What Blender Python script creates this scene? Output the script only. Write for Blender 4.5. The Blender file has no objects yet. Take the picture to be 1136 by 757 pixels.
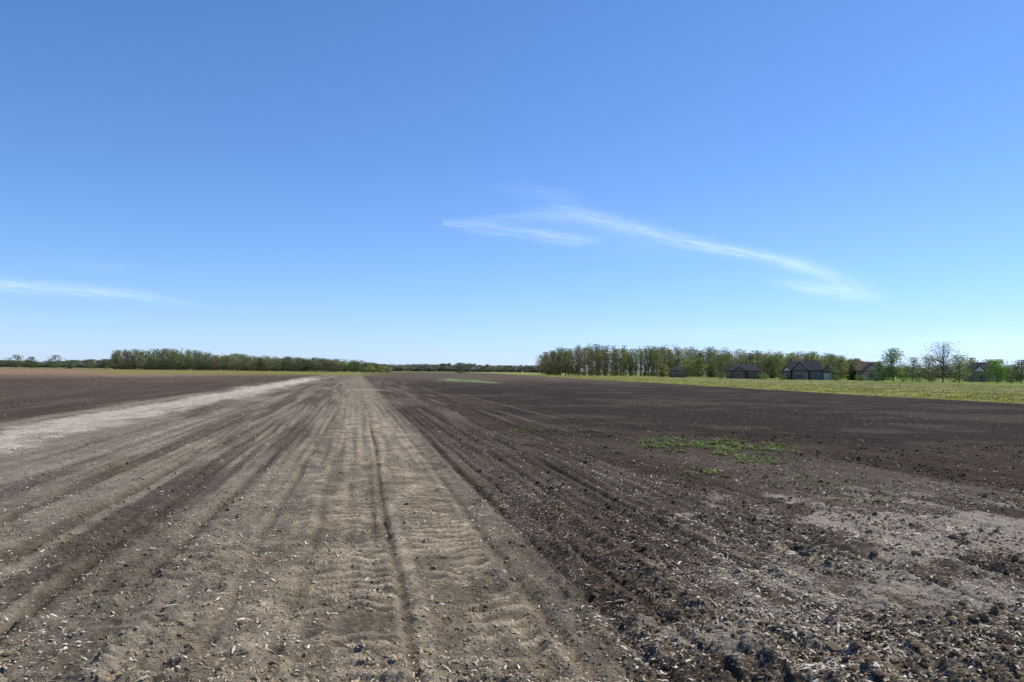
import bpy, math
import numpy as np
from mathutils import Matrix, Vector

rs = np.random.RandomState(7)
scene = bpy.context.scene
scene.view_settings.view_transform = 'Standard'
scene.view_settings.look = 'None'
scene.view_settings.exposure = 0
COL = scene.collection

# ------------------------------------------------------------------ camera
YAW = math.radians(11.2); PITCH = math.radians(2.2); ROLL = math.radians(0.6)
EYE = 1.6
R = Matrix.Rotation(-YAW, 3, 'Z') @ Matrix.Rotation(math.pi/2+PITCH, 3, 'X') @ Matrix.Rotation(ROLL, 3, 'Z')
cam_d = bpy.data.cameras.new("camera"); cam = bpy.data.objects.new("camera", cam_d)
COL.objects.link(cam); scene.camera = cam
M = R.to_4x4(); M.translation = Vector((0, 0, EYE)); cam.matrix_world = M
cam_d.sensor_width = 36; cam_d.lens = 870/1136*36
cam_d.clip_start = 0.1; cam_d.clip_end = 200000
FW = np.array([math.sin(YAW), math.cos(YAW)]); RT = np.array([math.cos(YAW), -math.sin(YAW)])
def site(px, d):
    """ground position d metres out along the field's survey bearing"""
    u = (px-568)/870.0
    return FW*d + RT*u*d

# ------------------------------------------------------------------ noise
def _h(ix, iy, s):
    n = (ix*374761393 + iy*668265263 + s*1442695041) & 0xffffffff
    n = ((n ^ (n >> 13))*1274126177) & 0xffffffff
    n = ((n ^ (n >> 16))*2246822519) & 0xffffffff
    return ((n ^ (n >> 15)) & 0xffffff)/float(0xffffff)
def vn(x, y, s=0):
    xf = np.floor(x); yf = np.floor(y)
    ix = xf.astype(np.int64); iy = yf.astype(np.int64)
    fx = x-xf; fy = y-yf
    fx = fx*fx*(3-2*fx); fy = fy*fy*(3-2*fy)
    a = _h(ix, iy, s); b = _h(ix+1, iy, s); c = _h(ix, iy+1, s); d = _h(ix+1, iy+1, s)
    return (a*(1-fx)+b*fx)*(1-fy)+(c*(1-fx)+d*fx)*fy
def fbm(x, y, s=0, o=4):
    t = 0; a = 0.5; k = 0
    for i in range(o):
        t = t+a*vn(x*2**i+13.7*i, y*2**i+7.1*i, s+i); k += a; a *= 0.5
    return t/k
def ss(a, b, x):
    t = np.clip((x-a)/(b-a), 0, 1); return t*t*(3-2*t)
def band(x, a, b, s):
    return ss(a-s, a+s, x)*(1-ss(b-s, b+s, x))

# ------------------------------------------------------------------ terrain functions
# wheel grooves: lateral position, half width, depth, drift per metre
GROOVES = [(0.40, 0.035, 0.036, 0), (-0.42, 0.05, 0.016, 0), (-0.80, 0.05, 0.028, 0.001), (1.22, 0.05, 0.024, 0), (1.62, 0.06, 0.042, 0.002),
           (2.02, 0.05, 0.036, -0.004), (2.55, 0.07, 0.036, 0.006), (3.3, 0.06, 0.035, -0.008), (4.3, 0.07, 0.035, 0.01), (-1.5, 0.06, 0.03, 0.003),
           (-2.0, 0.05, 0.026, -0.006), (-2.9, 0.08, 0.036, 0.007), (-3.5, 0.05, 0.028, -0.006), (-4.6, 0.08, 0.035, 0), (5.2, .08, .035, -0.01), (-5.6, .08, .035, 0.008),
           (2.9, 0.05, 0.03, 0.03), (-2.5, 0.05, 0.025, -0.03)]
def gx_at(g, y):
    yy = np.clip(y, 0, 60)
    return g[0]+g[3]*yy+0.13*(vn(yy*0.11+g[0]*5, yy*0+g[0]*2, 25)-0.5)+0.05*(vn(yy*0.5+g[0]*5, yy*0+g[0]*2, 26)-0.5)
LUGS = ((-0.32, 0.30, 1), (0.50, 1.12, -1), (1.75, 2.35, 1), (-1.45, -0.9, -1))
def lug(x, y):
    """tyre-lug imprint, 0..1 on the raised bars"""
    t = 0
    d = np.hypot(x, y); fade = np.clip(1.5-d*d/1254*9, 0, 1)
    for a, b, sg in LUGS:
        m = band(x, a, b, 0.05)*ss(0.25, 0.60, vn(x*1.0+a*7, y*0.8, 23)*0.5+0.5*vn(x*6, y*6, 22))
        ph = (y+sg*0.35*np.abs(x-(a+b)/2)+0.09*(vn(x*5, y*5, 24)-0.5))/0.21
        fr = ph-np.floor(ph)
        t = t+m*fade*ss(0.05, 0.2, fr)*(1-ss(0.5, 0.66, fr))
    return t
def lugband(x):
    return sum(band(x, a, b, 0.05) for a, b, _ in LUGS)
def height(x, y):
    d = np.hypot(x, y)+1e-6
    sp = d*d/1254.0; lat = d/784.0
    def f(fr): return np.clip(1.4-sp*fr*1.6, 0, 1)
    def fl(w): return np.clip(1.6-lat/w, 0, 1)
    wx = x+0.10*(vn(x*0.5, y*0.2, 3)-0.5)*2
    centre = band(x, -0.9, 1.45, 0.25)
    rough = 1-0.45*centre
    z = 0.05*(fbm(x*0.25, y*0.12, 11, 2)-0.5)
    z = z+0.035*(fbm(x*1.7, y*1.1, 12, 2)-0.5)*rough*f(1.5)
    z = z+0.060*(vn(x*7, y*6, 15)**2)*rough*f(7)
    z = z+0.060*(np.clip(vn(x*16, y*16, 16)-0.40, 0, 1))*rough*f(16)*(0.4+vn(x*1.3, y*1.3, 17))
    z = z+0.030*(vn(x*38, y*38, 18)-0.5)*f(38)*(0.4+0.6*rough)
    z = z+0.014*(vn(x*75, y*75, 20)-0.5)*f(60)
    z = z+0.015*np.sin(wx*2*math.pi/0.23)*(0.1+1.2*vn(x*0.6, y*0.25, 19))*fl(0.1)*rough
    for g in GROOVES:
        gx, w, dep, _ = g
        k = 0.45+1.0*vn(y*0.9+gx*9, x*0+gx*3, 21)
        e = x-gx_at(g, y)
        z = z-dep*k*np.exp(-(e/w)**2)*fl(w)+dep*0.4*k*np.exp(-((e+2.2*w)/w)**2)*fl(w)
    z = z+0.028*lug(x, y)-0.012*lugband(x)
    return z*np.clip(260/d, 0, 1)

GA = site(1136, 45); GB = site(545, 560)
GDIR = (GB-GA)/np.linalg.norm(GB-GA)
def green_side(x, y):
    return (x-GA[0])*GDIR[1]-(y-GA[1])*GDIR[0]
def mix(c, t, m):
    return c*(1-m[..., None])+np.array(t)*m[..., None]
def soil(x, y):
    d = np.hypot(x, y)+1e-6
    wx = x+0.35*(fbm(x*0.7, y*0.22, 31, 3)-0.5)*2
    st = fbm(x*3.2, y*0.10, 32, 3); st2 = fbm(x*9, y*0.22, 33, 3); st3 = fbm(x*1.0, y*0.035, 38, 3)
    pt = fbm(x*0.45, y*0.16, 34, 4); cl = fbm(x*5, y*4, 35, 4); fine = fbm(x*2.4, y*1.8, 36, 4)
    big = fbm(x*0.05, y*0.03, 37, 3)
    c = np.zeros(x.shape+(3,))+np.array((0.155, 0.132, 0.103))
    res = np.zeros_like(x)+0.50
    m = (1-ss(-1.2, -0.4, wx))
    c = mix(c, (0.225, 0.195, 0.155), m*ss(0.40, 0.60, pt*0.4+st*0.6)*0.9)
    c = mix(c, (0.092, 0.075, 0.059), m*ss(0.50, 0.68, 1-st)*0.70)
    c = mix(c, (0.235, 0.208, 0.168), m*(1-ss(4.5, 9, d))*ss(0.35, 0.6, fine)*0.6)
    c = mix(c, (0.095, 0.078, 0.062), m*ss(0.50, 0.62, st3)*0.5)
    c = mix(c, (0.26, 0.235, 0.20), band(wx, -7.0, -4.2, 0.6)*ss(0.40, 0.58, pt)*0.55)
    # right: dark moist soil
    m = ss(1.3, 2.1, wx)
    c = mix(c, (0.078, 0.060, 0.046), m*(0.6+0.4*ss(0.3, 0.6, pt)))
    c = mix(c, (0.165, 0.142, 0.115), m*ss(0.50, 0.66, pt*0.5+st*0.5)*(1-ss(9, 22, d))*0.75)
    c = mix(c, (0.175, 0.152, 0.125), m*ss(0.52, 0.64, st3)*(1-ss(40, 80, d))*(1-ss(7, 12, wx))*0.45)
    dk = ss(2.5, 6, wx)*ss(12, 21, d+6*(pt-.5))*(1-ss(70, 150, d))
    c = mix(c, (0.045, 0.033, 0.026), dk*(0.75+0.25*st))
    c = mix(c, (0.095, 0.077, 0.060), dk*ss(0.50, 0.64, fbm(x*0.35, y*0.5, 39, 4))*0.6)
    res = res*(1-0.6*dk)
    near = 1-ss(7, 15, d); m = ss(1.3, 2.2, wx)
    res = res+m*near*0.35
    # thicker residue drifts on the right
    pm = 0
    for qx, qd, sx, sy, a in ((1100, 8.2, 2.0, 1.4, 1.0), (980, 10.2, 1.8, 1.3, 0.6), (1060, 5.8, 1.3, 0.9, 0.5), (930, 6.6, 1.4, 0.9, 0.35), (820, 5.0, 1.0, 0.8, 0.35)):
        q = site(qx, qd); e = np.hypot((x-q[0])/sx, (y-q[1])/sy)+2.8*(fine-0.5)+1.8*(cl-0.5)
        pm = np.maximum(pm, a*(1-ss(0.0, 1.15, e)))
    c = mix(c, (0.22, 0.195, 0.16), pm*0.38); res = res+pm*1.9
    m = ss(1.6, 2.6, wx)*(1-ss(4.5, 8.0, d))
    c = mix(c, (0.145, 0.125, 0.100), m*ss(0.35, 0.6, fine)*0.55); res = res+m*0.35
    # centre wheelway
    m = band(wx, -0.85, 1.42, 0.35)
    fade = 1-0.55*ss(8, 70, d)
    c = mix(c, (0.335, 0.285, 0.215), m*fade*(0.20+0.80*ss(0.33, 0.58, cl*0.35+st*0.35+fine*0.3)))
    c = mix(c, (0.17, 0.142, 0.112), m*ss(0.50, 0.68, st2)*0.6)
    c = mix(c, (0.17, 0.142, 0.11), m*ss(0.52, 0.66, fine)*0.5)
    res = res*(1-0.25*m)
    lb = np.clip(lugband(x), 0, 1)*np.clip(1.6-d*d/1254*8, 0, 1); lg = np.clip(lug(x, y), 0, 1)
    c = mix(c, (0.12, 0.097, 0.072), lb*(1-lg)*m*0.6*ss(0.25, 0.6, fine+0.1))  # lug relief shading painted into the colour: dark gaps, then pale bars
    c = mix(c, (0.36, 0.305, 0.23), lg*m*0.4)
    for g in GROOVES:
        gx, w, dep, _ = g
        k = np.exp(-((x-gx_at(g, y))/(w*1.1))**2)*(0.2+0.8*vn(y*0.35+gx*5, x*0+gx, 45))
        c = mix(c, (0.070, 0.055, 0.042), np.clip(k*dep/0.035*0.85*(0.4+0.6*np.clip(2-d/30, 0, 1)), 0, 1))  # shade inside the grooves painted dark into the soil colour
    k = ss(0.52, 0.72, st)*ss(12, 30, d)*(1-ss(6, 9, np.abs(wx)))
    c = mix(c, (0.19, 0.165, 0.135), k*0.5)
    # pale gravelly lane at left
    lx = x+7.65+0.5*(fbm(y*0.06, x*0, 51, 2)-0.5)*2
    hw = 1.20+0.007*y
    e = np.abs(lx)/hw+1.3*(fbm(x*1.3, y*0.35, 52, 4)-0.5)+1.0*(cl-0.5)
    lane = (1-ss(0.35, 1.25, e))*ss(2, 8, y)*(1-ss(115, 170, y))
    c = mix(c, (0.44, 0.405, 0.355), lane*(0.5+0.5*ss(0.35, 0.6, fine))*0.85); res = res+lane*1.2
    # field beyond the lane
    o = 1-ss(-10.6, -9.4, wx)
    c = mix(c, (0.082, 0.060, 0.045), o*(0.9)*ss(10, 18, d)*(1-lane))
    c = mix(c, (0.15, 0.122, 0.092), o*ss(0.5, 0.7, st)*0.4)
    px = (x*RT[0]+y*RT[1])/np.maximum(x*FW[0]+y*FW[1], 1e-3)*870+568
    front = (x*FW[0]+y*FW[1]) > 1
    left = front*(1-ss(140, 400, px))
    c = mix(c, (0.245, 0.170, 0.112), left*ss(105, 200, d+80*(big-.5))*0.9)
    gl = front*band(px, 110, 420, 30)*ss(200, 250, d)*(1-ss(430, 480, d))
    c = mix(c, (0.19, 0.195, 0.045), gl*0.9)
    c = mix(c, (0.14, 0.108, 0.080), front*band(px, 420, 900, 60)*ss(100, 200, d)*0.6)
    c = mix(c, (0.15, 0.17, 0.06), ss(470, 560, d)*0.8)
    q = site(404, 62); e = np.hypot((x-q[0])/2.4, (y-q[1])/2.5)+0.8*(fbm(x, y, 53, 3)-.5)
    c = mix(c, (0.30, 0.265, 0.22), (1-ss(0.4, 1.1, e))*0.6)
    # contrast boost between dark and pale soil tones, warm balance
    c = c*(np.maximum(c.mean(-1), 0.01)/0.15)[..., None]**0.22*np.array((1.0, 0.955, 0.86))
    q = site(515, 125); e = np.hypot((x-q[0])/4.2, (y-q[1])/32)+0.9*(fbm(x*.5, y*.12, 54, 3)-.5)
    wp = 1-ss(0.3, 1.0, e)
    c = mix(c, (0.26, 0.33, 0.16), wp*0.75)
    # right grass field
    g = green_side(x, y)+1.5*(fbm(x*0.15, y*0.15, 55, 4)-0.5)*2
    gm = ss(-0.4, 0.8, g)*front
    gc = np.zeros_like(c)+np.array((0.205, 0.220, 0.062))
    gc = mix(gc, (0.29, 0.28, 0.075), ss(0.45, 0.7, fbm(x*0.5, y*0.5, 56, 4)))
    gc = mix(gc, (0.28, 0.265, 0.12), ss(10, 30, g)*(1-ss(45, 60, g))*0.6)
    gc = mix(gc, (0.15, 0.20, 0.05), ss(48, 65, g)*0.7)
    c = c*(1-gm[..., None])+gc*gm[..., None]
    res = res*(1-gm)*(1-wp)
    c = c*(0.80+0.40*cl[..., None])
    return c, np.clip(res, 0, 2.5), np.clip(gm+wp*0.6, 0, 1)

# ------------------------------------------------------------------ mesh helpers
def build(name, V, Q=None, T=None, mats=(), midx=None, attrs=None, smooth=False, parent=None):
    me = bpy.data.meshes.new(name)
    V = np.asarray(V, dtype=np.float32)
    Q = np.zeros((0, 4), np.int32) if Q is None else np.asarray(Q, np.int32)
    T = np.zeros((0, 3), np.int32) if T is None else np.asarray(T, np.int32)
    me.vertices.add(len(V)); me.vertices.foreach_set("co", V.ravel())
    lp = np.concatenate([Q.ravel(), T.ravel()]).astype(np.int32)
    me.loops.add(len(lp)); me.loops.foreach_set("vertex_index", lp)
    st = np.concatenate([np.arange(len(Q))*4, len(Q)*4+np.arange(len(T))*3]).astype(np.int32)
    me.polygons.add(len(st)); me.polygons.foreach_set("loop_start", st)
    for m in mats: me.materials.append(m)
    if midx is not None: me.polygons.foreach_set("material_index", np.asarray(midx, np.int32))
    me.polygons.foreach_set("use_smooth", np.full(len(st), smooth))
    me.update(calc_edges=True)
    if attrs:
        for k, a in attrs.items():
            a = np.asarray(a, np.float32)
            if a.ndim == 1:
                at = me.attributes.new(k, 'FLOAT', 'POINT'); at.data.foreach_set("value", a)
            else:
                at = me.attributes.new(k, 'FLOAT_COLOR', 'POINT')
                at.data.foreach_set("color", np.concatenate([a, np.ones((len(a), 1), np.float32)], 1).ravel())
    ob = bpy.data.objects.new(name, me); COL.objects.link(ob)
    if parent: ob.parent = parent
    return ob

class NT:
    def __init__(s, name):
        s.m = bpy.data.materials.new(name); s.m.use_nodes = True
        s.t = s.m.node_tree; s.t.nodes.clear()
        s.out = s.n('ShaderNodeOutputMaterial')
    def n(s, ty, **k):
        x = s.t.nodes.new(ty)
        for a, b in k.items():
            if a.startswith('i_'):
                x.inputs[a[2:].replace('_', ' ')].default_value = b
            else: setattr(x, a, b)
        return x
    def l(s, a, b): s.t.links.new(a, b)
    def mathn(s, op, a, b=None):
        x = s.n('ShaderNodeMath', operation=op)
        for i, v in enumerate((a, b)):
            if v is None: continue
            if isinstance(v, (int, float)): x.inputs[i].default_value = v
            else: s.l(v, x.inputs[i])
        return x.outputs[0]
    def ramp(s, v, a, b, lo=0., hi=1.):
        x = s.n('ShaderNodeMapRange'); s.l(v, x.inputs[0])
        x.inputs[1].default_value = a; x.inputs[2].default_value = b
        x.inputs[3].default_value = lo; x.inputs[4].default_value = hi
        return x.outputs[0]
    def mixc(s, f, a, b, blend='MIX'):
        x = s.n('ShaderNodeMix', data_type='RGBA', blend_type=blend)
        for i, v in ((0, f), (6, a), (7, b)):
            if isinstance(v, (int, float)): x.inputs[i].default_value = v
            elif isinstance(v, tuple): x.inputs[i].default_value = v+(1,)
            else: s.l(v, x.inputs[i])
        return x.outputs[2]

# ------------------------------------------------------------------ materials
def mat_ground():
    t = NT("tilled_soil")
    geo = t.n('ShaderNodeNewGeometry'); P = geo.outputs['Position']
    col = t.n('ShaderNodeAttribute', attribute_name="soil_color").outputs['Color']
    res = t.n('ShaderNodeAttribute', attribute_name="residue").outputs['Fac']
    grs = t.n('ShaderNodeAttribute', attribute_name="grass").outputs['Fac']
    def noise(sc, det=3, rough=0.6):
        x = t.n('ShaderNodeTexNoise', i_Scale=sc, i_Detail=det, i_Roughness=rough); t.l(P, x.inputs['Vector']); return x.outputs[0]
    n1 = noise(28, 5, 0.7); n2 = noise(110, 3, 0.6); n3 = noise(6, 5, 0.7); n4 = noise(1.1, 6, 0.75)
    v = t.mathn('MULTIPLY', t.ramp(n1, 0.3, 0.7, 0.58, 1.42), t.ramp(n2, 0.3, 0.7, 0.72, 1.28))
    v = t.mathn('MULTIPLY', v, t.ramp(n3, 0.3, 0.7, 0.75, 1.25))
    v = t.mathn('MULTIPLY', v, t.ramp(n4, 0.3, 0.7, 0.75, 1.25))
    vv = t.n('ShaderNodeCombineXYZ')
    for i in range(3): t.l(v, vv.inputs[i])
    c = t.mixc(1.0, col, vv.outputs[0], 'MULTIPLY')
    thr = t.ramp(res, 0, 2.0, 0.74, 0.49)
    f1 = t.mathn('GREATER_THAN', noise(45, 2, 0.5), thr)
    f2 = t.mathn('GREATER_THAN', noise(15, 4, 0.75), thr)
    f3 = t.mathn('GREATER_THAN', noise(3.0, 6, 0.85), thr)
    f = t.mathn('MAXIMUM', t.mathn('MULTIPLY', f1, 0.62), t.mathn('MULTIPLY', f2, 0.42))
    f = t.mathn('MAXIMUM', f, t.mathn('MULTIPLY', f3, 0.28))
    f = t.mathn('MULTIPLY', f, t.ramp(res, 0.02, 0.2))
    c = t.mixc(f, c, (0.50, 0.43, 0.335))
    gf = t.mathn('MULTIPLY', grs, t.ramp(noise(3.5, 6, 0.75), 0.42, 0.62))
    c = t.mixc(t.mathn('MULTIPLY', gf, 0.35), c, (0.12, 0.14, 0.035))
    b = t.n('ShaderNodeBump', i_Strength=1.0, i_Distance=0.03)
    hh = t.mathn('ADD', n1, t.mathn('MULTIPLY', n2, 0.35)); hh = t.mathn('ADD', hh, t.mathn('MULTIPLY', n3, 1.6))
    t.l(hh, b.inputs['Height'])
    s = t.n('ShaderNodeBsdfPrincipled', i_Roughness=0.95); s.inputs['Specular IOR Level'].default_value = 0.05
    t.l(c, s.inputs['Base Color']); t.l(b.outputs[0], s.inputs['Normal']); t.l(s.outputs[0], t.out.inputs[0])
    return t.m

def mat_attr(name, rough=0.9, transl=0.0, nscale=3.0, spec=0.2):
    t = NT(name)
    col = t.n('ShaderNodeAttribute', attribute_name="tint").outputs['Color']
    geo = t.n('ShaderNodeNewGeometry')
    nz = t.n('ShaderNodeTexNoise', i_Scale=nscale, i_Detail=3); t.l(geo.outputs['Position'], nz.inputs['Vector'])
    v = t.ramp(nz.outputs[0], 0.3, 0.7, 0.75, 1.25)
    vv = t.n('ShaderNodeCombineXYZ')
    for i in range(3): t.l(v, vv.inputs[i])
    c = t.mixc(1.0, col, vv.outputs[0], 'MULTIPLY')
    s = t.n('ShaderNodeBsdfPrincipled', i_Roughness=rough); s.inputs['Specular IOR Level'].default_value = spec
    t.l(c, s.inputs['Base Color'])
    if transl > 0:
        tr = t.n('ShaderNodeBsdfTranslucent'); t.l(c, tr.inputs[0])
        mx = t.n('ShaderNodeMixShader'); mx.inputs[0].default_value = transl
        t.l(s.outputs[0], mx.inputs[1]); t.l(tr.outputs[0], mx.inputs[2]); t.l(mx.outputs[0], t.out.inputs[0])
    else: t.l(s.outputs[0], t.out.inputs[0])
    return t.m

def mat_plain(name, color, rough=0.8, nscale=2.0, amt=0.15, spec=0.3, metal=0.0, stripes=None):
    t = NT(name)
    geo = t.n('ShaderNodeNewGeometry')
    nz = t.n('ShaderNodeTexNoise', i_Scale=nscale, i_Detail=5); t.l(geo.outputs['Position'], nz.inputs['Vector'])
    v = t.ramp(nz.outputs[0], 0.3, 0.7, 1-amt, 1+amt)
    if stripes:
        sx = t.n('ShaderNodeSeparateXYZ'); t.l(geo.outputs['Position'], sx.inputs[0])
        w = t.mathn('FRACT', t.mathn('MULTIPLY', sx.outputs[2], 1/stripes))
        v = t.mathn('MULTIPLY', v, t.ramp(w, 0.0, 0.15, 0.75, 1.0))
    vv = t.n('ShaderNodeCombineXYZ')
    for i in range(3): t.l(v, vv.inputs[i])
    c = t.mixc(1.0, tuple(color), vv.outputs[0], 'MULTIPLY')
    s = t.n('ShaderNodeBsdfPrincipled', i_Roughness=rough, i_Metallic=metal); s.inputs['Specular IOR Level'].default_value = spec
    t.l(c, s.inputs['Base Color']); t.l(s.outputs[0], t.out.inputs[0])
    return t.m

M_ground = mat_ground()
M_leaf = mat_attr("spring_foliage", 0.8, 0.45, 0.6, 0.05)
M_bark = mat_attr("bark", 0.95, 0, 2.0, 0.05)
M_res = mat_attr("dry_residue", 0.7, 0.15, 30, 0.15)
M_clod = mat_attr("soil_clod", 0.95, 0, 60, 0.04)
M_weed = mat_attr("weed_leaf", 0.6, 0.3, 20, 0.2)

# ------------------------------------------------------------------ ground sheet
def make_ground():
    a = np.radians(41)
    front = np.linspace(-a, a, 940)
    back = np.linspace(a, 2*math.pi-a, 120)[1:-1]
    th = np.concatenate([front, back])
    v = np.concatenate([np.linspace(1254/0.8, 1254/3.2, 60)[:-1], np.arange(1254/3.2, 3.0, -0.52), np.arange(3.0, 0.3, -0.12), [0.2, 0.1, 0.04]])
    r = 1254/v
    TT, RR = np.meshgrid(th, r)
    X = RR*np.sin(TT+YAW); Y = RR*np.cos(TT+YAW)
    Z = height(X, Y)
    c, res, g = soil(X, Y)
    nr, nt = X.shape
    V = np.stack([X, Y, Z], -1).reshape(-1, 3)
    V = np.concatenate([V, [[0, 0, 0]]])
    i = np.arange(nr-1)[:, None]*nt; j = np.arange(nt)[None, :]; j2 = (j+1) % nt
    Q = np.stack([i+j, i+j2, i+nt+j2, i+nt+j], -1).reshape(-1, 4)[:, ::-1]
    jj = np.arange(nt)
    T = np.stack([np.full(nt, len(V)-1), (jj+1) % nt, jj], -1)
    pad = lambda q: np.concatenate([q, q[:1]])
    return build("ground", V, Q, T, [M_ground], attrs={"soil_color": pad(c.reshape(-1, 3)), "residue": pad(res.ravel()), "grass": pad(g.ravel())}, smooth=True)
make_ground()

# ------------------------------------------------------------------ crop residue + clods
def scatter(n, d0, d1, ang=44):
    d = np.exp(rs.uniform(math.log(d0), math.log(d1), n)); th = rs.uniform(-math.radians(ang), math.radians(ang), n)+YAW
    return d*np.sin(th), d*np.cos(th), d
def rot_basis(n, tilt):
    az = rs.uniform(0, 2*math.pi, n); t = rs.normal(0, tilt, n); t2 = rs.normal(0, tilt, n)
    a = np.stack([np.cos(az)*np.cos(t), np.sin(az)*np.cos(t), np.sin(t)], -1)
    b = np.stack([-np.sin(az)*np.cos(t2), np.cos(az)*np.cos(t2), np.sin(t2)], -1)
    return a, b
def make_residue():
    x, y, d = scatter(360000, 2.8, 45)
    _, res, _ = soil(x, y)
    clump = fbm(x*2.2, y*1.4, 61, 3)
    k = rs.rand(len(x)) < res*(0.06+0.94*ss(0.34, 0.70, clump))*0.56
    x, y, d = x[k], y[k], d[k]; n = len(x)
    L = np.clip(rs.lognormal(math.log(0.0130), 0.58, n), 0.005, 0.075)*(1+0.02*d); W = np.clip(L*rs.uniform(0.15, 0.65, n), 0.0024, 0.012*(1+0.03*d))
    a, b = rot_basis(n, 0.30)
    c = np.stack([x, y, height(x, y)+0.004+0.25*W], -1)
    a = a*L[:, None]*0.5; b = b*W[:, None]*0.5
    bend = np.zeros((n, 3)); bend[:, 2] = L*rs.uniform(0.0, 0.16, n)
    V = np.stack([c-a-b, c-a+b, c-b+bend, c+b+bend, c+a*0.9-b*0.6, c+a*1.05+b*0.5], 1).reshape(-1, 3)
    i = np.arange(n)[:, None]*6
    Q = np.concatenate([i+np.array([[0, 2, 3, 1]]), i+np.array([[2, 4, 5, 3]])])
    base = np.array([(0.58, 0.505, 0.385), (0.40, 0.32, 0.21), (0.72, 0.655, 0.53), (0.23, 0.17, 0.105)])[rs.choice(4, n, p=[.38, .24, .26, .12])]
    base = base*rs.uniform(0.75, 1.1, (n, 1))
    build("crop_residue", V, Q, mats=[M_res], attrs={"tint": np.repeat(base, 6, 0)})
make_residue()
def make_clods():
    p = (1+5**.5)/2
    I = np.array([(-1, p, 0), (1, p, 0), (-1, -p, 0), (1, -p, 0), (0, -1, p), (0, 1, p), (0, -1, -p), (0, 1, -p), (p, 0, -1), (p, 0, 1), (-p, 0, -1), (-p, 0, 1)])/1.9
    F = np.array([(0, 11, 5), (0, 5, 1), (0, 1, 7), (0, 7, 10), (0, 10, 11), (1, 5, 9), (5, 11, 4), (11, 10, 2), (10, 7, 6), (7, 1, 8), (3, 9, 4), (3, 4, 2), (3, 2, 6), (3, 6, 8), (3, 8, 9), (4, 9, 5), (2, 4, 11), (6, 2, 10), (8, 6, 7), (9, 8, 1)])
    x, y, d = scatter(80000, 2.8, 22)
    cl = fbm(x*1.8, y*1.2, 71, 3); cen = band(x, -0.9, 1.4, 0.2)
    k = rs.rand(len(x)) < ss(0.3, 0.65, cl)*(1-0.45*cen)
    x, y, d = x[k], y[k], d[k]; n = len(x)
    r = np.clip(rs.lognormal(math.log(0.0062), 0.5, n), 0.003, 0.026)*(1+0.02*d)*(1+0.35*ss(1.2, 2.2, x))
    c0, _, _ = soil(x, y)
    jit = rs.uniform(0.65, 1.35, (n, 12, 1)); sc = rs.uniform(0.7, 1.25, (n, 1, 3)); sc[:, :, 2] *= 0.75
    V = I[None]*jit*sc*r[:, None, None]+np.stack([x, y, height(x, y)+r*0.15], -1)[:, None, :]
    T = (F[None]+np.arange(n)[:, None, None]*12).reshape(-1, 3)
    build("soil_clods", V.reshape(-1, 3), None, T, [M_clod], attrs={"tint": np.repeat(c0*rs.uniform(0.9, 1.4, (n, 1))*np.array((1.05, 1, 0.9)), 12, 0)})
make_clods()

# ------------------------------------------------------------------ weeds and grass
def leaves_at(name, x, y, size, hgt, tint, mat, up=0.7, z0=None, parent=None):
    n = len(x); az = rs.uniform(0, 2*math.pi, n); el = rs.uniform(0.15, 1.2, n)*up
    dr = np.stack([np.cos(az)*np.cos(el), np.sin(az)*np.cos(el), np.sin(el)], -1)
    sd = np.stack([-np.sin(az), np.cos(az), np.zeros(n)], -1)
    b = np.stack([x, y, height(x, y)+(0 if z0 is None else z0)], -1)
    S = size[:, None]; w = (size*hgt)[:, None]
    mid = b+dr*S*0.55; tip = b+dr*S; tip[:, 2] -= size*0.15
    V = np.stack([b, mid-sd*w, tip, mid+sd*w], 1).reshape(-1, 3)
    Q = np.arange(n*4).reshape(n, 4)
    return build(name, V, Q, mats=[mat], attrs={"tint": np.repeat(tint, 4, 0)}, parent=parent)
def weed_cluster(name, px, d, rx, ry, plants, lv, s, thr=0.42, col=(0.13, 0.20, 0.055)):
    q = site(px, d)
    ang = rs.uniform(0, 2*math.pi, plants); rr = rs.rand(plants)**0.6
    cx = q[0]+RT[0]*rx*rr*np.cos(ang)+FW[0]*ry*rr*np.sin(ang); cy = q[1]+RT[1]*rx*rr*np.cos(ang)+FW[1]*ry*rr*np.sin(ang)
    k = (fbm(cx*1.6, cy*1.6, 81, 3) > thr) if plants > 30 else np.ones(plants, bool)
    cx, cy = cx[k], cy[k]; m = len(cx)
    ps = rs.uniform(0.35, 1.3, m)
    x = np.repeat(cx, lv)+rs.normal(0, 0.03, m*lv)*np.repeat(ps, lv); y = np.repeat(cy, lv)+rs.normal(0, 0.03, m*lv)*np.repeat(ps, lv)
    size = s*np.repeat(ps, lv)*rs.uniform(0.5, 1.2, m*lv)
    base = np.array(col)*rs.uniform(0.7, 1.5, (m*lv, 1)); base[:, 0] *= rs.uniform(0.8, 1.6, m*lv)
    leaves_at(name, x, y, size, 0.2, base, M_weed, z0=rs.uniform(0, s*0.35, m*lv))
weed_cluster("weed_patch", 792, 17.3, 1.7, 1.9, 420, 12, 0.095, 0.46)
weed_cluster("weed_patch", 838, 14.6, 0.5, 0.7, 34, 12, 0.09)
weed_cluster("weed_patch", 775, 12.8, 0.35, 0.5, 16, 11, 0.07)
weed_cluster("weed_patch", 515, 125, 4.2, 30, 600, 10, 0.16, 0.42, (0.22, 0.29, 0.13))
weed_cluster("weed_patch", 585, 21, 0.4, 0.9, 12, 10, 0.09)
weed_cluster("weed_patch", 170, 13, 0.7, 1.4, 18, 9, 0.06)
weed_cluster("weed_patch", 50, 7.0, 0.2, 0.25, 6, 8, 0.04)
weed_cluster("weed_patch", 980, 10.5, 1.2, 1.2, 16, 8, 0.055)
weed_cluster("weed_patch", 890, 12, 0.8, 1.3, 18, 8, 0.06)
weed_cluster("weed_patch", 660, 24, 2.5, 5, 14, 9, 0.09)
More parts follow.
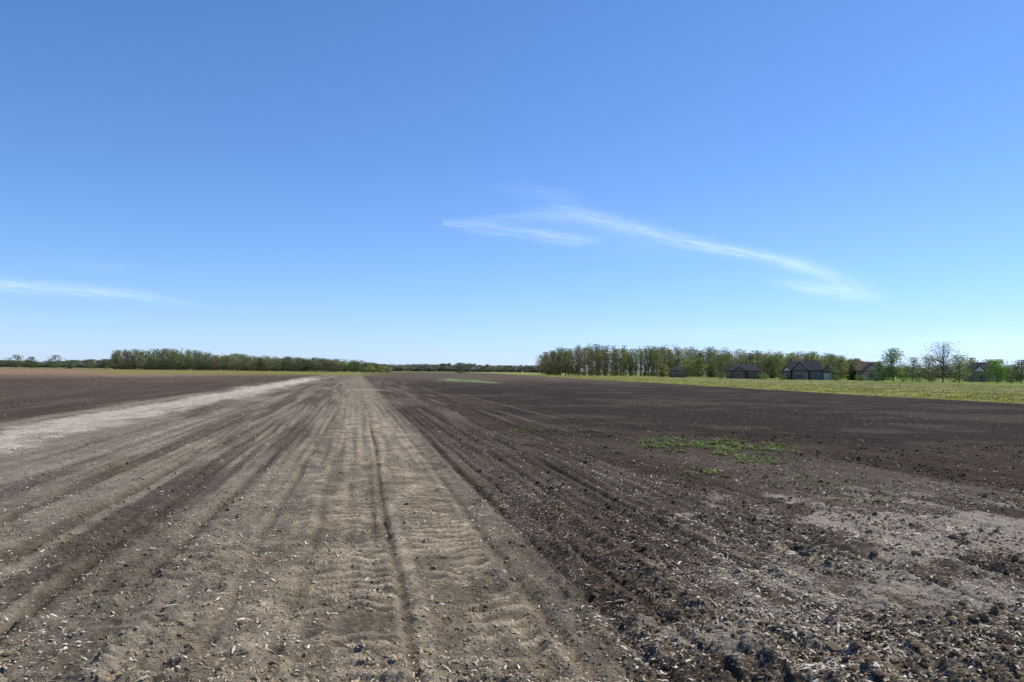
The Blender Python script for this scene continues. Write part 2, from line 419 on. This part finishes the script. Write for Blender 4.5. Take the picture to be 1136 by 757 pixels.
weed_cluster("weed_patch", 930, 20, 3.0, 4, 16, 9, 0.08)

def make_grass():
    n = 260000
    px = rs.uniform(560, 1350, n); d = np.exp(rs.uniform(math.log(33), math.log(330), n))
    u = (px-568)/870; x = FW[0]*d+RT[0]*u*d; y = FW[1]*d+RT[1]*u*d
    g = green_side(x, y)+1.5*(fbm(x*0.15, y*0.15, 55, 4)-0.5)*2
    k = (g > -0.3) & (rs.rand(n) < ss(-0.3, 0.8, g)*ss(0.3, 0.6, fbm(x*0.5, y*0.5, 83, 3))) & (g < 60)
    x, y, d, g = x[k], y[k], d[k], g[k]; n = len(x)
    size = rs.uniform(0.05, 0.15, n)*(1+0.004*d)
    t = np.array((0.20, 0.225, 0.055))*rs.uniform(0.75, 1.4, (n, 1)); t[:, 0] *= rs.uniform(0.9, 1.4, n)
    m = ss(10, 30, g)*(1-ss(45, 60, g)); t = t*(1-m[:, None]*0.6)+np.array((0.28, 0.26, 0.12))*m[:, None]*0.6
    fl = (rs.rand(n) < 0.08) & (g < 8); t[fl] = (0.65, 0.53, 0.05)
    leaves_at("grass", x, y, size, 0.30, t, M_weed, up=1.0)
make_grass()

# ------------------------------------------------------------------ trees
def prism(P0, P1, r0, r1, k=4):
    P0 = np.asarray(P0, float); P1 = np.asarray(P1, float); n = len(P0)
    ax = P1-P0; ax /= np.linalg.norm(ax, axis=1)[:, None]+1e-9
    ref = np.where(np.abs(ax[:, 2:3]) > 0.9, np.array([[1., 0, 0]]), np.array([[0, 0, 1.]]))
    a = np.cross(ax, ref); a /= np.linalg.norm(a, axis=1)[:, None]; b = np.cross(ax, a)
    t = np.arange(k)*2*math.pi/k
    ring = a[:, None]*np.cos(t)[None, :, None]+b[:, None]*np.sin(t)[None, :, None]
    V = np.concatenate([P0[:, None]+ring*np.asarray(r0)[:, None, None], P1[:, None]+ring*np.asarray(r1)[:, None, None]], 1)
    j = np.arange(k); f = np.stack([j, (j+1) % k, k+(j+1) % k, k+j], -1)
    Q = f[None]+np.arange(n)[:, None, None]*2*k
    return V.reshape(-1, 3), Q.reshape(-1, 4)
def leafquads(C, size, flat=0.0):
    n = len(C); a = rs.normal(0, 1, (n, 3)); a /= np.linalg.norm(a, axis=1)[:, None]
    b = np.cross(a, rs.normal(0, 1, (n, 3))); b /= np.linalg.norm(b, axis=1)[:, None]+1e-9
    a = a*size[:, None]*0.5; b = b*size[:, None]*0.5*rs.uniform(0.5, 1, (n, 1))
    V = np.stack([C-a-b*0.4, C-b, C+a+b*0.3, C+b], 1).reshape(-1, 3)
    return V, np.arange(n*4).reshape(n, 4)
class Acc:
    def __init__(s): s.V = []; s.Q = []; s.C = []; s.M = []; s.n = 0
    def add(s, V, Q, c, m):
        s.V.append(V); s.Q.append(Q+s.n); s.n += len(V)
        c = np.asarray(c, float)
        s.C.append(np.tile(c, (len(V), 1)) if c.ndim == 1 else c); s.M.append(np.full(len(Q), m))
    def make(s, name, loc=None):
        V = np.concatenate(s.V)
        ob = build(name, V, np.concatenate(s.Q), mats=[M_bark, M_leaf], midx=np.concatenate(s.M), attrs={"tint": np.concatenate(s.C)})
        if loc is not None: ob.location = loc
        return ob
BARK = np.array((0.20, 0.16, 0.115))
LG = 2.15   # thin spring foliage, much of it self-shaded
def tree(acc, x, y, H, W, limbs, lpl, leaf, col, base=0.25, twigs=3, bark=BARK, k=4, spread=0.13, shape=1.0, top_bare=0.0, tr=None):
    col = np.asarray(col)*LG
    z = rs.uniform(base, 1.0, limbs)**0.85; z = base+(z-z.min())/(z.max()-z.min()+1e-6)*(1-base)
    t = (z-base)/(1-base)
    prof = np.clip(np.sin(math.pi*np.clip(t*0.83+0.12, 0, 1))**0.7, 0.12, 1)*shape
    rad = W*0.5*prof*np.sqrt(rs.uniform(0.15, 1, limbs)); az = rs.uniform(0, 2*math.pi, limbs)
    tips = np.stack([rad*np.cos(az), rad*np.sin(az), z*H*0.96], -1)
    r = tr or H*0.016
    lean = rs.normal(0, 0.02*H, 2)
    nseg = 5; tz = np.linspace(-0.02, 0.85, nseg+1); tx = np.stack([lean[0]*tz+rs.normal(0, 0.006*H, nseg+1)*(tz > 0.1), lean[1]*tz+rs.normal(0, 0.006*H, nseg+1)*(tz > 0.1), tz*H], -1)
    tr_r = r*(1-tz*0.95)+0.02
    V, Q = prism(tx[:-1], tx[1:], tr_r[:-1], tr_r[1:], k+1); acc.add(V+[x, y, 0], Q, bark, 0)
    a0z = np.clip(z*rs.uniform(0.45, 0.8, limbs), 0.1, 0.8)*H
    a0 = np.stack([np.interp(a0z, tx[:, 2], tx[:, 0]), np.interp(a0z, tx[:, 2], tx[:, 1]), a0z], -1)
    midp = a0+(tips-a0)*0.5; midp[:, 2] -= 0.02*H*rs.rand(limbs); midp[:, :2] += rs.normal(0, 0.015*H, (limbs, 2))
    lr = r*0.42*(1-a0z/H)+0.02
    V, Q = prism(a0, midp, lr, lr*0.6, k); acc.add(V+[x, y, 0], Q, bark, 0)
    V, Q = prism(midp, tips, lr*0.6, lr*0.15+0.008, k); acc.add(V+[x, y, 0], Q, bark, 0)
    if twigs:
        P0 = np.repeat(midp+(tips-midp)*0.3, twigs, 0)+np.repeat(tips-midp, twigs, 0)*rs.uniform(0, 0.7, (limbs*twigs, 1))
        dv = rs.normal(0, 1, (limbs*twigs, 3)); dv[:, 2] = np.abs(dv[:, 2])*0.9+0.2; dv /= np.linalg.norm(dv, axis=1)[:, None]
        P1 = P0+dv*H*rs.uniform(0.05, 0.12, (limbs*twigs, 1))
        tw = np.full(len(P0), max(0.012, r*0.09)); V, Q = prism(P0, P1, tw, tw*0.3, 3); acc.add(V+[x, y, 0], Q, bark*0.9, 0)
    if lpl:
        keep = rs.rand(limbs) > top_bare*t
        tp = tips[keep]
        C = np.repeat(tp, lpl, 0)+rs.normal(0, 1, (len(tp)*lpl, 3))*np.array([W*spread, W*spread, H*spread*0.55])
        C[:, 2] = np.clip(C[:, 2], base*H*0.6, H*1.02)
        cl = np.repeat(rs.uniform(0.6, 1.4, len(tp)), lpl)[:, None]*rs.uniform(0.75, 1.25, (len(C), 1))
        V, Q = leafquads(C, leaf*rs.uniform(0.6, 1.4, len(C)))
        acc.add(V+[x, y, 0], Q, np.repeat(np.asarray(col)*cl, 4, 0), 1)
def bush(acc, x, y, H, W, n, leaf, col):
    C = rs.normal(0, 1, (n, 3)); C /= np.linalg.norm(C, axis=1)[:, None]; C *= rs.uniform(0.3, 1, (n, 1))**0.5
    C = C*np.array([W/2, W/2, H/2])+[0, 0, H/2]; C[:, 2] *= 0.8+0.4*vn(C[:, 0]*1.3+x, C[:, 1]*1.3+y, 5)
    P0 = np.zeros((6, 3)); P1 = np.stack([rs.uniform(-W/3, W/3, 6), rs.uniform(-W/3, W/3, 6), np.full(6, H*0.7)], -1)
    V, Q = prism(P0, P1, np.full(6, 0.04), np.full(6, 0.015), 3); acc.add(V+[x, y, 0], Q, BARK, 0)
    V, Q = leafquads(C, leaf*rs.uniform(0.6, 1.4, n)); acc.add(V+[x, y, 0], Q, np.repeat(np.asarray(col)*1.5*rs.uniform(0.65, 1.35, (n, 1)), 4, 0), 1)

PAL = [(0.080, 0.098, 0.032), (0.100, 0.120, 0.036), (0.125, 0.128, 0.045), (0.125, 0.098, 0.052), (0.060, 0.080, 0.028), (0.14, 0.155, 0.042), (0.11, 0.088, 0.050)]
HAZE = np.array((0.13, 0.155, 0.18))  # distance haze painted into the leaf and bark colours of far trees
def forest(name, px0, px1, dist, tops, rows, step, rowgap, W, limbs, lpl, leaf, hz=0.0, hb=0, bushes=1.0, bcol=(0.15, 0.16, 0.05)):
    A = Acc(); tp = np.array(tops, float)
    for r in range(rows):
        d = dist+r*rowgap; px = px0+rs.uniform(0, 1)*step/d*870
        while px < px1:
            H = np.interp(px, tp[:, 0], tp[:, 1])*(d/dist)*rs.choice([rs.uniform(0.86, 1.06), rs.uniform(0.68, 0.9)], p=[.7, .3])
            p = site(px, d+rs.uniform(-.4, .4)*rowgap)
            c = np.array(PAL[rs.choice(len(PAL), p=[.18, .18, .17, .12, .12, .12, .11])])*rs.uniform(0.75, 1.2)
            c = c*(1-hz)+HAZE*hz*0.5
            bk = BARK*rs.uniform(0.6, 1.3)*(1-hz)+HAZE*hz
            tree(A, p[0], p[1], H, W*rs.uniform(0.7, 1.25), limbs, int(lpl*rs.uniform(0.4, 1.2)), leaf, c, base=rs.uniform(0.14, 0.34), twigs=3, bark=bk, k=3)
            px += step*rs.uniform(0.6, 1.4)/d*870
    nb = int((px1-px0)/870*dist/2.2*bushes)
    for i in range(nb):
        px = rs.uniform(px0, px1); d = dist+rs.uniform(-5, rowgap*rows*0.7); p = site(px, d)
        H = rs.uniform(1.5, 4.5)*min(1, np.interp(px, tp[:, 0], tp[:, 1])/8)
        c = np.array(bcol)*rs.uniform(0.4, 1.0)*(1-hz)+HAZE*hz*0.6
        bush(A, p[0], p[1], H, H*rs.uniform(1, 1.8), 90, leaf*0.9, c)
    return A.make(name)
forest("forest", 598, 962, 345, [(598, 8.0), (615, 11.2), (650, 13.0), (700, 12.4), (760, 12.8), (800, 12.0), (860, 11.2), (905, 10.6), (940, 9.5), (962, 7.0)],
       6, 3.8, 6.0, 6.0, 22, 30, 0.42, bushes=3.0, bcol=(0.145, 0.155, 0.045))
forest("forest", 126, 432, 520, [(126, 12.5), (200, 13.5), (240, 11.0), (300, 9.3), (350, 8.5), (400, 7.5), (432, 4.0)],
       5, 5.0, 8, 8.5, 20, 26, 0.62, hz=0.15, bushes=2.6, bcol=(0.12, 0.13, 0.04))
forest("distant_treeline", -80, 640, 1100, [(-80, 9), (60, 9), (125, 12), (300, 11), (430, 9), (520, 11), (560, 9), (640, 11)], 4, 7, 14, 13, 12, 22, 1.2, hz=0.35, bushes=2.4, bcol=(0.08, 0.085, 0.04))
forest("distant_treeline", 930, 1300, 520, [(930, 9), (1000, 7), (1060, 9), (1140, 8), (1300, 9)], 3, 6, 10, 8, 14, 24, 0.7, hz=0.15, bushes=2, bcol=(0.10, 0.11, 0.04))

def solo(name, px, d, H, W, limbs, lpl, leaf, col, **k):
    A = Acc(); tree(A, 0, 0, H, W, limbs, lpl, leaf, col, **k); p = site(px, d)
    return A.make(name, (p[0], p[1], 0))
def solobush(name, px, d, H, W, n, leaf, col):
    A = Acc(); bush(A, 0, 0, H, W, n, leaf, col); p = site(px, d)
    return A.make(name, (p[0], p[1], 0))
for px, H, W in ((18, 7.5, 9), (36, 6.5, 6), (62, 7.5, 8), (80, 5, 7), (-12, 7, 9), (100, 5.5, 8), (118, 5.5, 6)):
    solo("deciduous_tree", px, 430, H, W, 22, 36, 0.5, (0.072, 0.088, 0.038), base=0.2, twigs=3)
solo("deciduous_tree", 512, 400, 5.5, 6.5, 24, 36, 0.45, (0.060, 0.074, 0.034), base=0.15)
solo("deciduous_tree", 412, 430, 5.0, 5.0, 20, 34, 0.5, (0.15, 0.16, 0.045), base=0.15)
solo("deciduous_tree", 424, 430, 4.0, 4.5, 18, 34, 0.5, (0.14, 0.16, 0.045), base=0.15)
solo("deciduous_tree", 991, 190, 7.9, 5.0, 70, 50, 0.24, (0.072, 0.115, 0.028), base=0.10, twigs=3, k=5)
solo("deciduous_tree", 980, 196, 5.0, 3.4, 40, 40, 0.24, (0.062, 0.10, 0.028), base=0.12)
solo("deciduous_tree", 1046, 185, 9.3, 9.5, 110, 24, 0.22, (0.095, 0.118, 0.040), base=0.15, twigs=8, k=5, top_bare=0.55, bark=np.array((0.14, 0.115, 0.09)))
solo("deciduous_tree", 1064, 188, 6.4, 5.5, 50, 36, 0.24, (0.088, 0.115, 0.038), base=0.12, twigs=4)
solo("deciduous_tree", 1030, 195, 6.4, 5.0, 44, 36, 0.24, (0.078, 0.108, 0.038), base=0.12, twigs=4)
solo("deciduous_tree", 1012, 200, 6.0, 5.0, 44, 36, 0.24, (0.078, 0.102, 0.042), base=0.12, twigs=3)
solo("deciduous_tree", 1106, 180, 5.3, 4.6, 60, 50, 0.22, (0.085, 0.15, 0.028), base=0.10, twigs=2)
solo("deciduous_tree", 1133, 178, 5.2, 4.2, 54, 46, 0.22, (0.062, 0.088, 0.030), base=0.12, twigs=3)
solo("deciduous_tree", 1120, 188, 4.2, 4.0, 40, 40, 0.22, (0.072, 0.108, 0.035), base=0.12, twigs=3)
solo("deciduous_tree", 1165, 185, 7.5, 6, 50, 30, 0.25, (0.085, 0.11, 0.04), base=0.15, twigs=3)
for px, d, H, W in ((1002, 186, 2.4, 3.0), (1018, 188, 2.6, 4.5), (1033, 187, 2.2, 3.5), (1058, 184, 2.4, 4.5), (1076, 190, 3.3, 4.4), (1092, 186, 2.8, 4.4), (972, 195, 2.4, 3.2), (1122, 186, 2.2, 3.8), (1146, 186, 2.3, 4.5), (955, 200, 1.8, 3.0), (928, 205, 1.6, 3.0), (868, 215, 1.5, 2.6), (848, 215, 1.8, 3.0), (800, 222, 2.0, 3.4)):
    solobush("shrub", px, d, H, W, 460, 0.22, np.array((0.085, 0.12, 0.033))*rs.uniform(0.8, 1.3))
for px, d, H in ((775, 260, 6.5), (790, 262, 5.0), (856, 240, 5.4), (860, 262, 7.5), (735, 270, 4.5), (932, 225, 6.0), (944, 228, 5.6), (925, 255, 7.5), (800, 275, 8), (910, 262, 7.6), (1076, 240, 7.0), (1100, 238, 6.5), (762, 262, 5.5)):
    solo("deciduous_tree", px, d, H, H*0.85, 40, 38, 0.32, np.array(PAL[rs.choice([0, 1, 2, 4])])*0.95, base=0.12, twigs=3)

# ------------------------------------------------------------------ houses
M_roofD = mat_plain("shingle_roof_charcoal", (0.048, 0.047, 0.050), 0.9, 3, 0.25, spec=0.05)
M_roofB = mat_plain("shingle_roof_brown", (0.10, 0.080, 0.062), 0.9, 3, 0.25, spec=0.05)
M_brick = mat_plain("brick_wall", (0.19, 0.14, 0.10), 0.9, 6, 0.2, stripes=0.15)
M_sidW = mat_plain("white_siding", (0.60, 0.57, 0.50), 0.7, 2, 0.06, stripes=0.2)
M_sidG = mat_plain("grey_siding", (0.19, 0.18, 0.165), 0.8, 2, 0.08, stripes=0.2)
M_sidT = mat_plain("tan_siding", (0.38, 0.31, 0.23), 0.8, 2, 0.08, stripes=0.2)
M_trim = mat_plain("white_trim", (0.62, 0.60, 0.56), 0.6, 2, 0.04)
M_glass = mat_plain("window_glass", (0.03, 0.035, 0.045), 0.08, 1, 0.1, spec=0.8)
M_door = mat_plain("door_paint", (0.10, 0.05, 0.04), 0.5, 2, 0.05)
def pyd(name, vs, fs, mat, parent):
    me = bpy.data.meshes.new(name); me.from_pydata([tuple(v) for v in vs], [], fs); me.materials.append(mat)
    o = bpy.data.objects.new(name, me); COL.objects.link(o); o.parent = parent; return o
def box(name, x0, x1, y0, y1, z0, z1, mat, parent):
    vs = [(x0, y0, z0), (x1, y0, z0), (x1, y1, z0), (x0, y1, z0), (x0, y0, z1), (x1, y0, z1), (x1, y1, z1), (x0, y1, z1)]
    return pyd(name, vs, [(0, 3, 2, 1), (4, 5, 6, 7), (0, 1, 5, 4), (1, 2, 6, 5), (2, 3, 7, 6), (3, 0, 4, 7)], mat, parent)
def wing(P, tag, x0, x1, y0, y1, h, rise, axis, hip, wall, roof, gablemat=None, ov=0.45):
    box(tag+"_walls", x0, x1, y0, y1, -0.2, h, wall, P)
    X0, X1, Y0, Y1 = x0-ov, x1+ov, y0-ov, y1+ov; t = 0.14; zb = h+0.003
    if axis == 'x':
        ym = (Y0+Y1)/2; hp = hip*(Y1-Y0)/2
        r = [(X0+hp, ym, zb+t+rise), (X1-hp, ym, zb+t+rise)]
    else:
        xm = (X0+X1)/2; hp = hip*(X1-X0)/2
        r = [(xm, Y0+hp, zb+t+rise), (xm, Y1-hp, zb+t+rise)]
    lo = [(X0, Y0, zb), (X1, Y0, zb), (X1, Y1, zb), (X0, Y1, zb)]; up = [(a, b, zb+t) for a, b, c in lo]
    vs = lo+up+r; fs = [(0, 3, 2, 1), (0, 1, 5, 4), (1, 2, 6, 5), (2, 3, 7, 6), (3, 0, 4, 7)]
    if axis == 'x': fs += [(4, 5, 9, 8), (6, 7, 8, 9), (5, 6, 9), (7, 4, 8)]
    else: fs += [(5, 6, 9, 8), (7, 4, 8, 9), (4, 5, 8), (6, 7, 9)]
    o = pyd(tag+"_roof", vs, fs, roof, P)
    if gablemat and hip == 0:
        if axis == 'y':
            w = (X1-X0)/2-0.5; xm = (X0+X1)/2; s = rise/((X1-X0)/2)
            pyd(tag+"_gable_front", [(xm-w, Y0-0.01, zb+t+0.03), (xm+w, Y0-0.01, zb+t+0.03), (xm, Y0-0.01, zb+t+0.03+w*s)], [(0, 1, 2)], gablemat, P)
        else:
            w = (Y1-Y0)/2-0.5; ym = (Y0+Y1)/2; s = rise/((Y1-Y0)/2)
            for nm, xx in (("left", X0-0.01), ("right", X1+0.01)):
                pyd(tag+"_gable_"+nm, [(xx, ym-w, zb+t+0.03), (xx, ym+w, zb+t+0.03), (xx, ym, zb+t+0.03+w*s)], [(0, 1, 2)], gablemat, P)
def window(P, i, x, y, z, w, h):
    box("window_frame_%d" % i, x-w/2-.06, x+w/2+.06, y-0.06, y-0.003, z-.06, z+h+.06, M_trim, P)
    box("window_glass_%d" % i, x-w/2, x-0.02, y-0.09, y-0.063, z, z+h, M_glass, P)
    box("window_pane_%d" % i, x+0.02, x+w/2, y-0.09, y-0.063, z, z+h, M_glass, P)
def house_root(name, px, d, turn=0):
    e = bpy.data.objects.new(name, None); COL.objects.link(e); p = site(px, d)
    e.location = (p[0], p[1], 0)
    br = math.atan2(p[0], p[1]); e.rotation_euler = (0, 0, -br+math.radians(turn)); return e
P = house_root("brick_house", 827, 245, 8)
wing(P, "main", -5.0, 5.0, 0, 8, 2.4, 2.1, 'x', 0.6, M_brick, M_roofD)
wing(P, "ell", -3.8, -0.4, -1.8, -0.004, 2.35, 1.3, 'y', 0, M_brick, M_roofD, M_brick)
for i, x in enumerate((1.6, 3.9, -4.5)): window(P, i, x, 0, 0.9, 1.0, 1.1)
window(P, 5, -2.1, -1.8, 0.8, 1.4, 1.2)
box("door", 0.15, 0.9, -0.07, -0.003, 0, 2.05, M_door, P); box("chimney", 2.5, 3.3, 4.2, 5.0, 3.5, 5.1, M_brick, P)
P = house_root("grey_house", 893, 232, -6)
wing(P, "main", -6.4, 5.0, 0, 9, 2.6, 2.9, 'x', 0.4, M_sidG, M_roofD)
wing(P, "centre", -3.2, 1.0, -2.2, -0.004, 2.6, 2.5, 'y', 0, M_sidG, M_roofD, M_sidG)
wing(P, "garage", 5.01, 8.2, -1.5, 6.5, 2.3, 1.7, 'y', 0, M_sidG, M_roofD, M_sidG)
wing(P, "porch_bay", -6.0, -3.7, -1.2, -0.004, 2.4, 1.5, 'y', 0, M_brick, M_roofD, M_sidW)
window(P, 0, -1.1, -2.2, 0.6, 1.8, 1.5); window(P, 1, 2.2, 0, 0.8, 1.0, 1.2); window(P, 2, 4.0, 0, 0.8, 1.0, 1.2); window(P, 3, -4.85, -1.2, 0.7, 1.1, 1.3)
box("garage_door", 5.4, 7.8, -1.57, -1.503, 0, 2.0, M_sidW, P)
box("door", 1.2, 1.55, -0.07, -0.003, 0, 2.05, M_door, P); box("chimney", -5.0, -4.1, 5.5, 6.4, 4.2, 6.2, M_brick, P)
box("chimney_cap", -5.1, -4.0, 5.4, 6.5, 6.203, 6.3, M_trim, P)
P = house_root("tan_house", 965, 225, 20)
wing(P, "main", -3.6, 3.6, 0, 8, 2.7, 2.6, 'x', 0, M_sidT, M_roofB, M_sidT)
wing(P, "gable", -2.4, 1.8, -2.2, -0.004, 2.6, 2.2, 'y', 0, M_sidT, M_roofB, M_sidT)
window(P, 0, -0.3, -2.2, 0.8, 1.5, 1.2); window(P, 1, 2.8, 0, 0.8, 0.9, 1.1); window(P, 2, -3.0, 0, .8, 0.8, 1.1)
P = house_root("grey_house", 1085, 218, -15)
wing(P, "main", -3.6, 3.0, 0, 8, 2.8, 2.5, 'x', 0.3, M_sidG, M_roofD)
wing(P, "gable", -0.5, 2.4, -1.6, -0.004, 2.7, 1.9, 'y', 0, M_sidG, M_roofD, M_sidW)
window(P, 0, 1.0, -1.6, 0.8, 1.4, 1.2); window(P, 1, -2.2, 0, 0.8, 1.1, 1.2)
P = house_root("brick_house", 752, 275, 0)
wing(P, "main", -3.0, 3.2, 0, 6.5, 2.3, 1.7, 'x', 0.7, M_brick, M_roofD)
window(P, 0, -1.4, 0, .8, 1.0, 1.1); window(P, 1, 1.2, 0, .8, 1.0, 1.1)

# ------------------------------------------------------------------ cirrus
def mat_cloud():
    t = NT("cirrus")
    op = t.n('ShaderNodeAttribute', attribute_name="opacity").outputs['Fac']
    uv = t.n('ShaderNodeAttribute', attribute_name="flow").outputs['Vector']
    mp = t.n('ShaderNodeMapping'); t.l(uv, mp.inputs[0]); mp.inputs['Scale'].default_value = (2.2, 5.5, 1)
    nz = t.n('ShaderNodeTexNoise', i_Scale=1.0, i_Detail=7, i_Roughness=0.62, i_Distortion=0.5); t.l(mp.outputs[0], nz.inputs['Vector'])
    mp2 = t.n('ShaderNodeMapping'); t.l(uv, mp2.inputs[0]); mp2.inputs['Scale'].default_value = (0.9, 1.4, 1)
    n2 = t.n('ShaderNodeTexNoise', i_Scale=1.0, i_Detail=3); t.l(mp2.outputs[0], n2.inputs['Vector'])
    f = t.mathn('MULTIPLY', op, t.mathn('MULTIPLY', t.ramp(nz.outputs[0], 0.3, 0.75, 0.1, 1.1), t.ramp(n2.outputs[0], 0.3, 0.65, 0.45, 1.1)))
    tr = t.n('ShaderNodeBsdfTransparent'); tl = t.n('ShaderNodeBsdfTranslucent'); tl.inputs[0].default_value = (0.82, 0.90, 1.0, 1)
    mx = t.n('ShaderNodeMixShader'); t.l(f, mx.inputs[0]); t.l(tr.outputs[0], mx.inputs[1]); t.l(tl.outputs[0], mx.inputs[2])
    t.l(mx.outputs[0], t.out.inputs[0]); return t.m
M_cloud = mat_cloud()
def alt_pt(px, py, H):
    v = R @ Vector(((px-568)/870, -(py-378.5)/870, -1)); s = (H-EYE)/v.z
    return np.array((v.x*s, v.y*s, H))
NS = [0]
def strand(pts, wid, op, H=1500):
    pts = np.array(pts, float); s = np.concatenate([[0], np.cumsum(np.hypot(*np.diff(pts, axis=0).T))]); n = 90
    t = np.linspace(0, s[-1], n)
    cx = np.interp(t, s, pts[:, 0]); cy = np.interp(t, s, pts[:, 1])
    ker = np.ones(9)/9; pc = lambda a: np.convolve(np.pad(a, 4, mode='edge'), ker, 'valid'); cx = pc(cx); cy = pc(cy)
    wd = np.interp(t/s[-1], np.linspace(0, 1, len(wid)), wid); oo = np.interp(t/s[-1], np.linspace(0, 1, len(op)), op)
    NS[0] += 1; H = H+NS[0]*12
    V = []; O = []; U = []; m = 15
    tx = np.gradient(cx); ty = np.gradient(cy); L = np.hypot(tx, ty)+1e-6; nx, ny = -ty/L, tx/L
    for i in range(n):
        for j in range(m):
            k = j/(m-1)*2-1
            V.append(alt_pt(cx[i]+nx[i]*wd[i]*k*1.5, cy[i]+ny[i]*wd[i]*k*1.5, H)); O.append(oo[i]*0.78*max(0, math.exp(-(k*1.9)**2)-0.027))
            U.append((t[i]/90+NS[0]*7, k*wd[i]/14, 0))
    i = np.arange(n-1)[:, None]*m; j = np.arange(m-1)[None]
    Q = np.stack([i+j, i+j+1, i+m+j+1, i+m+j], -1).reshape(-1, 4)
    return np.array(V), Q, np.array(O), np.array(U)
def cloud(name, strands):
    V, Q, O, U, k = [], [], [], [], 0
    for st in strands:
        a, b, c, d = strand(*st); V.append(a); Q.append(b+k); O.append(c); U.append(d); k += len(a)
    build(name, np.concatenate(V), np.concatenate(Q), mats=[M_cloud], attrs={"opacity": np.concatenate(O), "flow": np.concatenate(U)}, smooth=True)
cloud("cirrus_cloud", [
    ([(600, 222), (650, 240), (710, 255), (770, 270), (840, 284), (900, 297), (940, 306)], [4, 9, 10, 9, 8, 9, 5], [0, .45, .55, .6, .6, .55, 0]),
    ([(840, 285), (890, 297), (935, 315), (1000, 334)], [8, 14, 12, 5], [0, .4, .4, 0]),
    ([(840, 308), (890, 318), (940, 327), (985, 334)], [4, 8, 9, 4], [0, .6, .7, 0]),
    ([(488, 247), (530, 252), (590, 259), (640, 267), (680, 265)], [4, 9, 9, 8, 4], [.25, .4, .35, .5, 0]),
    ([(490, 247), (560, 242), (620, 238), (690, 243)], [3, 8, 12, 6], [0.1, .2, .3, 0]),
    ([(540, 206), (590, 211), (640, 220), (660, 235)], [5, 10, 10, 6], [0, .15, .16, 0]),
    ([(560, 215), (620, 245), (700, 262), (800, 285)], [15, 26, 24, 10], [0, .12, .12, 0])])
cloud("cirrus_cloud", [
    ([(-60, 312), (20, 318), (90, 322), (150, 328), (235, 342)], [8, 9, 8, 7, 3], [.4, .6, .55, .35, 0]),
    ([(40, 290), (110, 295), (180, 300)], [4, 6, 4], [0, .1, 0])])
cloud("cirrus_cloud", [
    ([(820, 385), (960, 384), (1080, 380), (1250, 372)], [8, 14, 18, 20], [0, .22, .45, .5]),
    ([(560, 378), (700, 372), (850, 366), (1000, 352)], [6, 9, 8, 6], [0, .12, .12, 0])])

# ------------------------------------------------------------------ light
EL = math.radians(52); AZ = math.radians(11.2+66)
w = bpy.data.worlds.new("World"); scene.world = w; w.use_nodes = True
nt = w.node_tree; bg = nt.nodes['Background']
sky = nt.nodes.new('ShaderNodeTexSky'); sky.sky_type = 'NISHITA'; sky.sun_disc = False
sky.sun_elevation = EL; sky.sun_rotation = AZ; sky.air_density = 1.0; sky.dust_density = 0.15; sky.ozone_density = 2.5; sky.altitude = 200
# colour balance of the clear spring sky (3x3 channel mix)
sp = nt.nodes.new('ShaderNodeSeparateColor'); cb = nt.nodes.new('ShaderNodeCombineColor')
nt.links.new(sky.outputs[0], sp.inputs[0])
def lin(r, g, b, k0, out):
    acc = None
    for k, i in ((r, 0), (g, 1), (b, 2)):
        if k == 0: continue
        m = nt.nodes.new('ShaderNodeMath'); m.operation = 'MULTIPLY_ADD'; m.inputs[1].default_value = k; m.inputs[2].default_value = 0
        nt.links.new(sp.outputs[i], m.inputs[0])
        if acc is None: m.inputs[2].default_value = k0
        else: nt.links.new(acc, m.inputs[2])
        acc = m.outputs[0]
    mx = nt.nodes.new('ShaderNodeMath'); mx.operation = 'MAXIMUM'; mx.inputs[1].default_value = 0.05
    nt.links.new(acc, mx.inputs[0]); nt.links.new(mx.outputs[0], cb.inputs[out])
lin(0.82, 0, 0, -0.12, 0); lin(0.04, 1.00, 0, 0, 1); lin(0.35, 0, 1.30, 0, 2)
nt.links.new(cb.outputs[0], bg.inputs[0]); bg.inputs[1].default_value = 0.11
sd = bpy.data.lights.new("sun", 'SUN'); sd.energy = 4.9; sd.angle = math.radians(0.5); sd.color = (1, 0.94, 0.84)
so = bpy.data.objects.new("sun", sd); COL.objects.link(so)
dirv = Vector((math.sin(AZ)*math.cos(EL), math.cos(AZ)*math.cos(EL), math.sin(EL)))
so.rotation_euler = dirv.to_track_quat('Z', 'Y').to_euler()
print("done")
